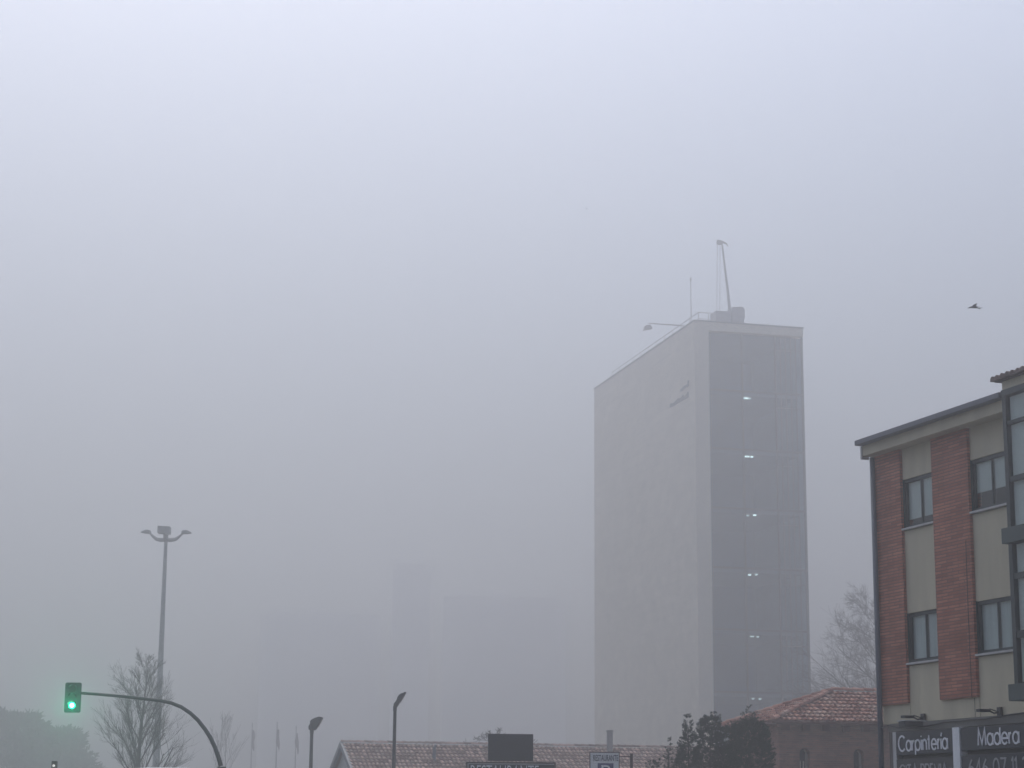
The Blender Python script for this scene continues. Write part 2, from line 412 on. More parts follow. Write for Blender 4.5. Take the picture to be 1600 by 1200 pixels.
# window cleaning crane on the roof
p = tloc(3.2, 2.2, H_ - .25)
cr_ = thing('roof_crane', 'cleaning crane with long tilted boom standing on the office tower roof', 'crane', p, ta); cr_.scale = (TS, TS, TS)
MB().box(-1.0, .15, -.6, .6, 0, 1.55).build('cabin', M['pale'], cr_, bevel=.05)
g = MB().prism([(.2, .0), (1.28, .0), (1.12, .95), (1.2, 1.15), (1.2, 1.8), (1.0, 1.98), (.25, 1.9)], -.6, .6); g.build('counterweight', M['pale'], cr_, bevel=.05)
MB().tube([(.3, 0, 1.5), (.12, -.1, 3.0), (-.36, -.3, 6.65)], [.13, .10, .06], 8).build('boom', M['pale'], cr_)
hd = MB().tube([(-.72, -.3, 6.78), (-.36, -.3, 6.72), (.0, -.3, 6.6), (.1, -.3, 6.4)], [.06, .09, .06, .03], 6)
hd.box(-.72, -.4, -.42, -.18, 6.5, 6.78)
hd.build('boom_head', M['steel'], cr_)
for a, b in (((-.7, -.3, 6.6), (-.78, -.2, 1.5)), ((-.5, -.3, 6.5), (-.55, -.2, 1.5))): MB().tube([a, b], .018, 4).build('cable', M['pale'], cr_)

# ------------------------------------------------------------------ brick apartment building (local x along facade towards viewer, y into the building)
BP = at(1372, 900, 43.5); ba = R(-70)
bb = thing('brick_building', 'brick and cream apartment building with dark green windows over a shop', 'building', (BP.x, BP.y, 0), ba)
LEN = 12.0
cw = MB()
# cream panels (recessed 7 cm behind the brick piers), openings left free
colsW = [(1.03, 2.28), (3.63, 4.95)]
for (a, b) in colsW:
    for z0, z1 in ((3.62, 4.78), (5.87, 7.6), (8.7, 9.4)): cw.box(a, b, .07, .34, z0, z1)
cw.box(-.06, 1.03, .055, .34, 3.62, 4.01); cw.box(2.28, 3.63, .055, .34, 3.62, 4.01)
cw.box(4.95, 5.5, .07, .34, 3.62, 9.4)
cw.box(8.6, LEN, .07, .34, 3.62, 9.4)
cw.box(5.5, 8.6, .2, .34, 3.62, 9.9)
cw.box(-.06, .2, .345, 9.2, 0, 9.4); cw.box(.2, LEN, 9.0, 9.2, 0, 9.4); cw.box(LEN, LEN + .2, .07, 9.2, 0, 9.4)
cw.build('wall', M['cream'], bb)
def pier(a, b, ztop=9.4):
    m = MB()
    m.box(a, b, 0, .335, 4.01, ztop)
    return m
m1 = pier(-.06, 1.03)
for k in range(41):                                # toothed brick ends on the corner
    z = 4.03 + k * .132
    m1.box(-.085, -.06, .01, .3, z, z + .062)
m1.build('brick_pier', M['brick'], bb)
m2 = pier(2.28, 3.63); m2.build('brick_pier', M['brick'], bb)
MB().tube([(3.47, -.012, 4.0), (3.46, -.012, 5.6), (3.475, -.012, 7.1)], .006, 6).tube([(3.47, .048, 3.62), (3.47, .048, 3.99)], .004, 6).build('thin_cable', M['dsteel'], bb)
pier(9.4, 10.9).build('brick_pier', M['brick'], bb)
# ground storey
MB().box(.2, LEN, .05, .3, 0, 3.615).build('shop_front', M['cream_low'], bb)
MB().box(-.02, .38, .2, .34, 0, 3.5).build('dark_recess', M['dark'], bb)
MB().box(.3, LEN, -.05, .048, 3.44, 3.6).build('ledge', M['cream_low'], bb)
wp = MB().box(.56, .70, -.10, .045, 0, 3.43); wp.build('pilaster', M['offwhite'], bb)
MB().box(2.90, 3.15, -.13, .045, 0, 3.435).build('pilaster', M['white'], bb)
MB().tube([(.14, .1, 0), (.14, .1, 3.5)], .03, 8).build('conduit', M['brown'], bb, True)
MB().tube([(.24, .08, 0), (.25, .08, 3.5)], .035, 8).build('conduit', M['brown'], bb, True)
# corner downpipe
dp = MB().tube([(.02, -.07, 0), (.02, -.07, 9.34)], .056, 12); 
dp.build('downpipe', M['pipe'], bb, True)
# eaves
for a, b in ((-.02, 5.48), (8.7, LEN)): MB().box(a, b, -.28, .06, 9.36, 9.585).build('eaves_beam', M['cream'], bb)
MB().box(-.08, -.022, -.3, -.12, 9.3, 9.58).build('gutter_outlet', M['offwhite'], bb)
gt = MB().box(-.06, 5.5, -.45, -.05, 9.589, 9.70); gt.build('gutter', M['gutter'], bb, bevel=.01)
rf = MB()
rf.v = [(-.06, -.05, 9.69), (LEN, -.05, 9.69), (LEN, 4.6, 10.9), (-.06, 4.6, 10.9), (LEN, 9.4, 9.6), (-.06, 9.4, 9.6)]
rf.f = [(0, 1, 2, 3), (3, 2, 4, 5), (0, 3, 5), (1, 4, 2), (0, 5, 4, 1)]
rf.build('roof', M['tile_bed'], bb)
# windows: frame > panes, blind, sill
def window(x0, x1, z0, z1, blinds, bm='blind'):
    f = MB(); yf, yb = .10, .17
    f.box(x0 + .002, x0 + .055, yf, yb, z0, z1); f.box(x1 - .055, x1 - .002, yf, yb, z0, z1)
    f.box(x0 + .055, x1 - .055, yf, yb, z1 - .075, z1); f.box(x0 + .055, x1 - .055, yf, yb, z0, z0 + .06)
    xm = (x0 + x1) / 2 + .02
    f.box(xm - .018, xm + .018, yf + .012, yb, z0 + .06, z1 - .075)
    f.box(x0 + .002, x0 + .02, .06, yf, z0, z1)
    fo = f.build('window', M['frame'], bb)
    MB().box(x0 + .055, xm - .018, .134, .140, z0 + .06, z1 - .075).build('pane', M['glass'], fo)
    MB().box(xm + .018, x1 - .055, .126, .132, z0 + .06, z1 - .075).build('pane', M['glass'], fo)
    zb = z0 + .06 + (z1 - z0) * blinds
    MB().box(x0 + .03, x1 - .03, .172, .182, zb, z1 - .01).build('blind', M[bm], fo)
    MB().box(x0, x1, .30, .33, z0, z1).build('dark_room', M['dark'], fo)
    MB().box(x0 - .012, x1, .0, .16, z0 - .045, z0 - .004).build('sill', M['sill'], fo)
window(1.03, 2.28, 7.66, 8.70, .12)
window(3.63, 4.95, 7.66, 8.70, .30)
window(1.03, 2.28, 4.84, 5.87, .02, 'curtain')
window(3.63, 4.95, 4.84, 5.87, .0, 'curtain')
# bay window
bx0, bx1 = 5.53, 8.5; by0 = -.40
bayf = MB()
rows = [(9.60, 9.10), (9.03, 8.03), (7.93, 7.06), (6.76, 6.19), (6.08, 5.11), (4.98, 4.13)]
posts = [bx0, bx0 + .86, bx0 + 1.62, bx0 + 2.38, bx1]
for seg in ((7.06, 9.60), (4.13, 6.76)):
    for i, x in enumerate(posts):
        wd = .12 if i == 0 else .07
        a = x if i == 0 else (x - .12 if i == 4 else x - .035); b = a + (.12 if i in (0, 4) else .07)
        bayf.box(a, b, by0, by0 + .1, seg[0], seg[1])
for z0, z1 in ((9.03, 9.10), (7.93, 8.03), (6.08, 6.19), (4.98, 5.11), (9.60, 9.72)): bayf.box(bx0 + .125, bx1 - .125, by0 + .012, by0 + .09, z0, z1)
bayf.box(bx0, bx1, by0 - .02, .19, 9.602, 9.72)
for seg in ((7.06, 9.598), (4.13, 6.76)):
    bayf.box(bx0 + .01, bx0 + .08, by0 + .1, .19, seg[0], seg[1]); bayf.box(bx1 - .08, bx1 - .01, by0 + .1, .19, seg[0], seg[1])
bay = bayf.build('bay_window', M['frame'], bb)
for (z1, z0) in rows:
    for i in range(4):
        MB().box(posts[i] + (.12 if i == 0 else .035), posts[i + 1] - (.12 if i == 3 else .035), by0 + .05, by0 + .058, z0, z1).build('pane', M['glass'], bay)
for (z0, z1) in ((7.1, 9.58), (4.17, 6.74)): MB().box(bx0 + .085, bx1 - .085, by0 + .102, by0 + .115, z0, z1).build('blind', M['blind'], bay)
MB().box(bx0 - .1, bx1 + .1, by0 - .08, .19, 6.762, 7.058).build('slab', M['slab'], bay, bevel=.01)
MB().box(bx0 - .13, bx1 + .13, by0 - .06, .19, 3.82, 4.128).build('slab', M['slab'], bay, bevel=.01)
bc = MB().box(bx0 - .02, bx1 + .02, by0 + .03, .19, 9.722, 9.9); bc.build('parapet', M['cream'], bb)
ct = MB()
k = 0; xx = bx0 - .12
while xx < bx1 + .15:                              # barrel tiles capping the bay
    rr_ = .075
    pts = [(xx + rr_ * math.cos(math.pi * j / 6) * (1 + .0), 9.93 + random.uniform(-.006, .006) + rr_ * 1.2 * math.sin(math.pi * j / 6)) for j in range(7)]
    ct.prism(list(reversed(pts)), by0 - .12 + random.uniform(-.015, .015), .3)
    xx += .165; k += 1
ct.box(bx0 - .13, bx1 + .13, by0 - .06, .3, 9.902, 9.93)
ct.build('tile_cap', M['tile_dark'], bb)

# signs of the shop (fixed boards, one thing each, own origin on the facade)
def bloc(x, y, z): return (Matrix.Translation((BP.x, BP.y, 0)) @ Matrix.Rotation(ba, 4, 'Z')) @ Vector((x, y, z))
def shop_sign(x0, x1, z0, z1, s, tx, mat, lmat, thin, label):
    t = thing('shop_sign', label, 'shop sign', bloc(x0, 0, z0), ba, 'dark sign panels of the carpentry shop')
    MB().box(0, x1 - x0, -.115, .042, 0, z1 - z0).build('panel', mat, t, bevel=.006)
    strokes('lettering', s, tx[0] - x0, tx[1] - x0, tx[2] - z0, tx[3] - tx[2], thin, -.128, lmat, t)
    return t
shop_sign(.71, 2.885, 2.95, 3.425, 'Carpintería', (.83, 2.70, 3.03, 3.335), M['signdark'], M['letter'], .038, 'dark shop sign with white lettering reading Carpintería')
shop_sign(.71, 2.885, 2.25, 2.865, 'CITA PREVIA', (.84, 2.66, 2.47, 2.745), M['signdark2'], M['letter_g'], .034, 'dark shop sign with grey capitals reading CITA PREVIA')
shop_sign(3.17, 6.4, 2.975, 3.415, 'Madera', (3.80, 5.18, 3.06, 3.375), M['signdark'], M['letter'], .038, 'dark shop sign with white lettering reading Madera')
shop_sign(3.17, 6.4, 2.25, 2.885, '646 07 11 3', (3.43, 5.42, 2.47, 2.795), M['signdark'], M['letter_g'], .036, 'dark shop sign with grey digits of a telephone number')
# spotlights above the signs
def spot(u, boxed, label):
    t = thing('sign_spotlight', label, 'spotlight', bloc(u, 0, 3.68), ba, 'spotlights above the shop signs')
    MB().tube([(0, .05, .0), (0, -.1, -.03), (0, -.22, .02)], .018, 6).tube([(0, .0, .0), (0, -.2, .05)], .012, 6).build('bracket', M['dsteel'], t)
    MB().box(-.06, .06, -.0, .05, -.09, .09).build('wall_plate', M['dsteel'], t)
    MB().box(-.075, .075, -.46, -.22, -.01, .045).build('lamp_head', M['dsteel'], t, bevel=.01)
    if boxed:
        MB().box(-.17, .11, -.46, .04, -.18, -.075).build('junction_box', M['signdark'], t, bevel=.01)
        MB().box(-.19, .13, -.48, .04, -.073, -.053).build('box_lid', M['offwhite'], t)
    return t
spot(1.58, True, 'black spotlight above the Carpintería sign with a dark box below it')
spot(4.36, False, 'black spotlight on a slim bracket above the Madera sign')
# cable sagging along the wall
cb = MB(); pts = []
key = [(.05, 3.52), (.32, 3.585), (.7, 3.53), (1.1, 3.49), (1.6, 3.5), (2.1, 3.53), (2.55, 3.56), (3.02, 3.55), (3.5, 3.575), (3.93, 3.56), (4.5, 3.585), (5.23, 3.61), (7, 3.63), (9, 3.6)]
for i in range(len(key) - 1):
    for q in range(4):
        a = q / 4; pts.append((key[i][0] * (1 - a) + key[i + 1][0] * a, -.075, key[i][1] * (1 - a) + key[i + 1][1] * a + random.uniform(-.008, .008)))
cb.tube(pts, .014, 6)
cb.tube([(5.35, -.06, 3.82), (5.36, -.07, 3.68), (5.45, -.075, 3.615)], .012, 6)
co = cb.build('wall_cable', M['dsteel']); co.location = (BP.x, BP.y, 0); co.rotation_euler = (0, 0, ba)
tag(co, 'black cable sagging along the wall above the shop signs', 'cable')

# ------------------------------------------------------------------ tiled roofs
def tile_slope(mb, O, U, Dn, nu, nd, pitch=.215, course=.36, inside=None, rad=.085):
    O = Vector(O); U = Vector(U).normalized(); Dn = Vector(Dn).normalized(); Nn = U.cross(Dn)
    if Nn.z < 0: Nn = -Nn
    for i in range(nu):
        for j in range(nd):
            u = (i + .5) * pitch; d = j * course
            if inside and not inside(u, d + course * .5): continue
            du = random.uniform(-.012, .012); tilt = random.uniform(-.01, .01); ln = course * random.uniform(1.08, 1.16)
            base = len(mb.v); n = 5
            for e, (dd, r, lift) in enumerate(((d, rad * .72, -.02), (d + ln, rad, .05))):
                for q in range(n):
                    a = math.pi * q / (n - 1)
                    p = O + U * (u + du + tilt * e + r * math.cos(a)) + Dn * dd + Nn * (lift + r * .75 * math.sin(a))
                    mb.v.append(tuple(p))
            for q in range(n - 1): mb.f.append((base + q, base + q + 1, base + n + q + 1, base + n + q))
            mb.f.append(tuple(base + n + q for q in range(n)))

def ridge(mb, a, b, rad=.11, step=.38):
    a = Vector(a); b = Vector(b); n = max(2, int((b - a).length / step)); t = (b - a).normalized()
    s = t.cross(Vector((0, 0, 1))).normalized(); up = s.cross(t)
    for k in range(n):
        p0 = a + (b - a) * (k / n); p1 = a + (b - a) * ((k + 1.12) / n)
        base = len(mb.v)
        for e, (p, r) in enumerate(((p0, rad), (p1, rad * .85))):
            for q in range(6):
                an = math.pi * q / 5
                mb.v.append(tuple(p + s * r * math.cos(an) + up * (r * math.sin(an) - .02 + .02 * (1 - e))))
        for q in range(5): mb.f.append((base + q, base + q + 1, base + 7 + q, base + 6 + q))
        mb.f.append(tuple(base + q for q in range(6)))

# restaurant: long low gabled building
RP = at(533, 1155, 100); ra = R(16)
rest = thing('restaurant_building', 'long low restaurant building with weathered tile roof and pale gable end', 'building', (RP.x, RP.y, 0), ra)
RL, HW, RZ, SL = 23.0, 4.3, 5.22, .5
ez = RZ - HW * SL
g = MB(); g.v = []
g.f = []
poly = [(-HW + .45, 0), (HW - .45, 0), (HW - .45, ez + .1), (0, RZ - .22), (-HW + .45, ez + .1)]
n = len(poly)
g.v = [(.25, y, z) for y, z in poly] + [(RL - .2, y, z) for y, z in poly]
g.f = [tuple(reversed(range(n))), tuple(n + k for k in range(n))] + [(k, (k + 1) % n, n + (k + 1) % n, n + k) for k in range(n)]
g.build('wall', M['offwhite'], rest)
rb_ = MB()
th = .12
for sgn in (-1, 1):
    i = len(rb_.v)
    rb_.v += [(0, 0, RZ - .06), (RL, 0, RZ - .06), (RL, sgn * HW, ez - .06), (0, sgn * HW, ez - .06), (0, 0, RZ - .06 - th), (RL, 0, RZ - .06 - th), (RL, sgn * HW, ez - .06 - th), (0, sgn * HW, ez - .06 - th)]
    rb_.f += [tuple(i + k for k in q) for q in ((0, 1, 2, 3), (7, 6, 5, 4), (0, 3, 7, 4), (1, 5, 6, 2), (3, 2, 6, 7), (0, 4, 5, 1))]
rfo = rb_.build('roof', M['tile_bed'], rest)
tl = MB(); nu = int(RL / .215); nd = int(math.hypot(HW, HW * SL) / .36)
tile_slope(tl, (0, 0, RZ - .06), (1, 0, 0), (0, -1, -SL), nu, nd)
tile_slope(tl, (0, 0, RZ - .06), (1, 0, 0), (0, 1, -SL), nu, nd)
tl.build('roof_tiles', M['tile_old'], rfo)
rg = MB(); ridge(rg, (0, 0, RZ), (RL, 0, RZ)); rg.build('ridge_tiles', M['tile_old'], rfo)
vb = MB()
for sgn in (-1, 1): 
    i = len(vb.v)
    vb.v += [(-.06, 0, RZ + .02), (.1, 0, RZ + .02), (.1, sgn * HW, ez + .02), (-.06, sgn * HW, ez + .02), (-.06, 0, RZ - .25), (.1, 0, RZ - .25), (.1, sgn * HW, ez - .25), (-.06, sgn * HW, ez - .25)]
    vb.f += [tuple(i + k for k in q) for q in ((0, 1, 2, 3), (7, 6, 5, 4), (0, 3, 7, 4), (1, 5, 6, 2), (3, 2, 6, 7), (0, 4, 5, 1))]
vb.build('verge', M['pipe'], rfo)
fl = MB().tube([(13.6, -.5, RZ - .6), (13.6, -.5, 5.93)], .155, 16).tube([(13.6, -.5, 5.93), (13.6, -.5, 6.0)], .185, 16)
fl.build('flue', M['flue'], rest, False)
MB().tube([(4.27, -1.6, 4.25), (4.27, -1.6, 5.0)], .085, 10).tube([(4.27, -1.6, 5.0), (4.36, -1.62, 5.06)], .07, 8).build('vent_pipe', M['pipe'], rest)
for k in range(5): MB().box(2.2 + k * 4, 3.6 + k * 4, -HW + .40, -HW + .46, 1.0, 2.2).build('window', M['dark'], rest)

# church annex: low brick building with hipped roof
CP = at(1217, 1150, 74); ca = R(14.5)
ch = thing('brick_hall', 'low brick building with red hipped tile roof and narrow arched windows', 'building', (CP.x, CP.y, 0), ca)
CL, CD, EZ = 8.5, 5.0, 5.12
yh, PZ, px = 2.5, 6.40, 3.18
arcs = [(.98, .20), (3.08, .20)]
wall = MB()
# front wall with two arched openings
xs = [0]
for cx, hw in arcs: xs += [cx - hw, cx + hw]
xs.append(CL)
zs, za = 2.0, 3.98
for k in range(0, len(xs), 2): wall.box(xs[k], xs[k + 1], 0, .4, 0, EZ - .22)
for cx, hw in arcs:
    wall.box(cx - hw, cx + hw, 0, .4, 0, zs)
    top = [(cx + hw, EZ - .22), (cx - hw, EZ - .22), (cx - hw, za)]
    arc = [(cx + hw * math.cos(a), za + hw * math.sin(a)) for a in [math.pi - math.pi * q / 8 for q in range(9)]]
    wall.prism([(cx - hw, EZ - .22)] + arc + [(cx + hw, EZ - .22)], 0, .4)
wall.box(0, .4, .4, CD, 0, EZ - .22); wall.box(CL - .4, CL, .4, CD, 0, EZ - .22); wall.box(.4, CL - .4, CD - .4, CD, 0, EZ - .22)
wall.build('wall', M['church'], ch)
for cx, hw in arcs:
    arc = [(cx + hw * math.cos(a), za + hw * math.sin(a)) for a in [math.pi * q / 10 for q in range(11)]]
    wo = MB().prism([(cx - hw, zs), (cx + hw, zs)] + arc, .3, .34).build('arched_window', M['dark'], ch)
    fm = MB().box(cx + hw - .075, cx + hw - .002, .22, .299, zs, za); fm.tube([(cx + (hw - .04) * math.cos(a), .26, za + (hw - .04) * math.sin(a)) for a in [math.pi * q / 20 for q in range(8)]], .035, 6)
    fm.build('reveal_trim', M['stone'], wo)
    for dx in ((-.09, .03) if cx < 2 else (-.02,)): MB().box(cx + dx, cx + dx + .045, .26, .295, zs, za - .25).build('window_bar', M['stone'] if cx < 2 else M['mull'], wo)
cn = MB().box(-.12, CL + .12, -.12, CD + .12, EZ - .215, EZ - .10)
cn.build('cornice', M['church'], ch)
for k in range(11): MB().box(.05 + k * .78, .33 + k * .78, -.24, -.125, EZ - .33, EZ - .12).build('corbel', M['tile_bed'], ch)
ov = .36
E0 = (-ov, -ov, EZ - .02); E1 = (CL + ov, -ov, EZ - .02); E2 = (CL + ov, CD + ov, EZ - .02); E3 = (-ov, CD + ov, EZ - .02)
Pk = (px, yh, PZ); Pk2 = (CL - px, yh, PZ)
h = MB(); h.v = [E0, E1, E2, E3, Pk, Pk2] + [(p[0], p[1], p[2] - .09) for p in (E0, E1, E2, E3)]
h.f = [(0, 1, 5, 4), (1, 2, 5), (2, 3, 4, 5), (3, 0, 4), (0, 6, 7, 1), (1, 7, 8, 2), (2, 8, 9, 3), (3, 9, 6, 0), (9, 8, 7, 6)]
hro = h.build('roof', M['tile_bed'], ch)
t = MB()
slen = math.hypot(yh + ov, PZ - EZ); run = px + ov
# front slope: u along x from the left eave corner, d measured down from the ridge
wtot = CL + 2 * ov
tile_slope(t, (-ov, yh, PZ), (1, 0, 0), (0, -(yh + ov), -(PZ - EZ + .02)), int(wtot / .205), int(slen / .34) + 1, .205, .34,
           inside=lambda u, d: d < slen + .05 and u > run * (1 - d / slen) + .05 and u < wtot - run * (1 - d / slen) - .05, rad=.082)
# left hip slope
sl2 = math.hypot(run, PZ - EZ); wt2 = CD + 2 * ov
tile_slope(t, (px, -ov, PZ), (0, 1, 0), (-run, 0, -(PZ - EZ + .02)), int(wt2 / .205), int(sl2 / .34) + 1, .205, .34,
           inside=lambda u, d: d < sl2 + .05 and u > (yh + ov) * (1 - d / sl2) and u < wt2 - (yh + ov) * (1 - d / sl2), rad=.082)
t.build('roof_tiles', M['tile'], hro)
rg = MB(); up = .06
ridge(rg, (px, yh, PZ + up), (CL - px, yh, PZ + up)); ridge(rg, (E0[0], E0[1], EZ + up), (px, yh, PZ + up)); ridge(rg, (E3[0], E3[1], EZ + up), (px, yh, PZ + up))
rg.build('ridge_tiles', M['tile'], hro)

# ------------------------------------------------------------------ restaurant signs
p = at(797, 1190, 60)
bs = thing('restaurant_sign', 'dark blank square box above a framed RESTAURANTE board on two posts', 'sign', (p.x, p.y, 0), R(3))
k = 60 / FPX
zt = at(797, 1147, 60).z; zm = at(797, 1190.5, 60).z
MB().box(-34 * k, 35 * k, -.16, .16, zm + .03, zt).build('sign_box', M['signnavy'], bs, bevel=.012)
x0, x1 = -68 * k, 70 * k
MB().box(x0 + .05, x1 - .05, -.12, .12, zm - .62, zm - .045).build('board', M['signdark'], bs)
MB().box(x0, x1, -.14, .14, zm - .04, zm - .005).box(x0, x0 + .045, -.14, .14, zm - .66, zm - .04).box(x1 - .045, x1, -.14, .14, zm - .66, zm - .04).box(x0, x1, -.14, .14, zm - .70, zm - .66).build('board_frame', M['brown'], bs)
MB().box(x0 + .05, x1 - .05, -.135, -.125, zm - .075, zm - .05).box(x0 + .05, x0 + .075, -.135, -.125, zm - .6, zm - .075).build('frame_line', M['letter_g'], bs)
text('lettering', 'RESTAURANTE', x0 + .14, x0 + 112 * k, zm - .47, zm - .10, -.135, M['letter'], bs, .005)
for xx in (x0 + .4, x1 - .4): MB().box(xx - .06, xx + .06, -.06, .06, 0, zm - .7).build('post', M['brown'], bs)
p = at(945, 1190, 60)
ps = thing('parking_sign', 'white RESTAURANTE parking sign with blue P square hung from a brown post', 'sign', (p.x, p.y, 0), R(2))
zt = at(945, 1174.5, 60).z
MB().box(-22.3 * k, 21.3 * k, -.05, .05, zt - 1.15, zt - .035).build('panel', M['white'], ps)
MB().box(-23.5 * k, 22.5 * k, -.06, .06, zt - .033, zt).box(-23.6 * k, -22.4 * k, -.06, .06, zt - 1.18, zt - .033).box(21.4 * k, 22.5 * k, -.06, .06, zt - 1.18, zt - .033).build('panel_frame', M['brown'], ps)
text('lettering', 'RESTAURANTE', -18 * k, 20.3 * k, zt - 14.2 * k, zt - 5 * k, -.063, M['letter_d'], ps)
MB().box(-11 * k, 13 * k, -.058, -.051, zt - .78, zt - 17.5 * k).build('blue_square', M['blue'], ps)
text('parking_letter', 'P', -5.5 * k, 8.5 * k, zt - .74, zt - 20.5 * k, -.07, M['letter'], ps)
MB().box(39 * k, 43 * k, -.05, .05, 0, zt - .05).build('post', M['brown'], ps)
MB().box(22.6 * k, 39 * k, -.02, .02, zt - 8 * k, zt - 6.7 * k).box(22.6 * k, 39 * k, -.02, .02, zt - .95, zt - .92).build('bracket', M['brown'], ps)

# ------------------------------------------------------------------ floodlight posts
def flood_post(px, ptop, pheadtop, Y, yaw, label, lean):
    b = at(px[0], 1200, Y); tp = at(px[1], ptop, Y)
    t = thing('floodlight_post', label, 'floodlight', (b.x, b.y, 0), 0, 'floodlights on posts by the restaurant')
    s = Y / FPX
    MB().tube([(0, 0, 0), (tp.x - b.x, 0, tp.z)], [3.6 * s, 2.5 * s], 12).build('pole', M['dsteel'], t)
    MB().tube([(tp.x - b.x, 0, tp.z - 5 * s), (tp.x - b.x, 0, tp.z + 3 * s)], 3.0 * s, 12).build('collar', M['dsteel'], t)
    return t, Vector((tp.x - b.x, 0, tp.z)), s
t, q, s = flood_post((485.5, 487.2), 1141, 1120, 88, 0, 'shorter dark floodlight post left of the restaurant roof with a broad tipped head', 0)
hp = [(-4.5, 3.5), (-4.6, 8.5), (-2.2, 12), (-2.6, 15.5), (-.6, 18), (5, 21), (10.5, 22.8), (16.2, 22), (15, 18), (9.5, 9), (8, 6), (6, 3.2), (3.5, 2), (0, 3), (-2, 1.6)]
MB().prism([(q.x + x * s, q.z + (z - 2.2) * s) for x, z in reversed(hp)], -.24, .24).build('lamp_head', M['dsteel'], t, bevel=.03)
MB().prism([(q.x + x * s, q.z + (z - 2.2) * s) for x, z in ((16.8, 21.2), (15.7, 22.2), (8.8, 8.0), (9.6, 7.2))], -.22, .22).build('glass', M['lens'], t)
t, q, s = flood_post((615.0, 617.2), 1106, 1081, 71, 0, 'taller dark floodlight post in front of the restaurant roof with a narrow tilted head', 0)
hp = [(-1.6, 2.5), (-1.9, 6.5), (1.5, 10.6), (3.0, 13.2), (3.4, 16), (5.6, 19.8), (8.5, 22.2), (12, 23.2), (15.6, 25), (17, 24.4), (14.5, 20), (7.5, 9.2), (3.6, 2.6), (1.6, 1.2)]
MB().prism([(q.x + x * s, q.z + (z - .6) * s) for x, z in reversed(hp)], -.2, .2).build('lamp_head', M['dsteel'], t, bevel=.02)
MB().prism([(q.x + x * s, q.z + (z - .6) * s) for x, z in ((16.2, 22.6), (15.3, 22.8), (7.6, 9.2), (8.3, 8.7))], -.18, .18).build('glass', M['lens'], t)

# ------------------------------------------------------------------ traffic signal on a curved arm
Y = 60.0; b = at(346.5, 1200, Y); s = Y / FPX
ts = thing('traffic_light', 'traffic light showing green at the end of a long curved arm', 'traffic light', (b.x, b.y, 0))
arm = [(127, 1083), (150, 1084.5), (180, 1087), (210, 1090), (235, 1093), (252, 1095), (268, 1098.5), (283, 1104.5), (297, 1114), (309, 1125), (320, 1139), (329, 1153), (336, 1168), (341, 1182), (345, 1197)]
wp_ = []
for (x, y) in arm:
    q = at(x, y, Y); wp_.append((q.x - b.x, 0, q.z))
rad = [2.2 * s + (3.5 - 2.2) * s * i / (len(arm) - 1) for i in range(len(arm))]
MB().tube(wp_, rad, 10).build('arm', M['dsteel'], ts, True)
zc = at(346, 1198, Y).z
MB().tube([(0, 0, 0), (0, 0, .35), (0, 0, .4), (0, 0, zc)], [.14, .14, .1, .1], 14).build('pole', M['dsteel'], ts)
MB().tube([(0, 0, zc - .14), (0, 0, zc + .0)], .125, 14).build('collar', M['dsteel'], ts)
q = at(114, 1090, Y); cx, cz = q.x - b.x, q.z
def rrect(cx, cz, hw, hh, r):
    out = []
    for (sx, sz, a0) in ((1, 1, 0), (-1, 1, 90), (-1, -1, 180), (1, -1, 270)):
        for k in range(4):
            a = R(a0 + 30 * k); out.append((cx + sx * (hw - r) + r * math.cos(a), cz + sz * (hh - r) + r * math.sin(a)))
    return out
MB().prism(list(reversed(rrect(cx, cz, 12.6 * s, 23 * s, 2.5 * s))), -.02, .01).build('backboard', M['dsteel'], ts)
MB().prism(list(reversed(rrect(cx, cz, 7.2 * s, 22 * s, 2 * s))), .015, .22).build('housing', M['dsteel'], ts)
for i, dz in enumerate((13.0, 0.5, -12.0)):
    lz = cz + dz * s; lx = cx - .5 * s
    ring = [(lx + 5.6 * s * math.cos(2 * math.pi * j / 20), lz + 5.6 * s * math.sin(2 * math.pi * j / 20)) for j in range(20)]
    o = MB().prism(list(reversed(ring)), -.04, -.021).build('lens', M['greendim'] if i == 2 else M['lens'], ts)
    vz = MB(); n = 9
    vv = []
    for e in range(2):
        for j in range(n):
            a = R(20 + 140 * j / (n - 1)); vv.append((lx + 6.3 * s * math.cos(a), -.02 - .16 * e, lz + 6.3 * s * math.sin(a)))
    vz.v = vv + [(x, y, z + .006) for x, y, z in vv]
    m_ = 2 * n
    vz.f = [(j, j + 1, n + j + 1, n + j) for j in range(n - 1)] + [(m_ + j, m_ + n + j, m_ + n + j + 1, m_ + j + 1) for j in range(n - 1)]
    vz.build('visor', M['dsteel'], ts)
    if i == 2:
        ring = [(lx + 3.4 * s * math.cos(2 * math.pi * j / 18), lz + 3.4 * s * math.sin(2 * math.pi * j / 18)) for j in range(18)]
        MB().prism(list(reversed(ring)), -.055, -.041).build('lit_lamp', M['green'], ts)
        li = bpy.data.lights.new('green_glow', 'SPOT'); li.energy = 330; li.color = (.0, 1, .45); li.shadow_soft_size = .05; li.spot_size = R(110); li.spot_blend = 1
        lo = bpy.data.objects.new('green_glow', li); C.objects.link(lo); lo.parent = ts; lo.location = (lx, -.20, lz); lo.rotation_euler = (R(-90), 0, 0)
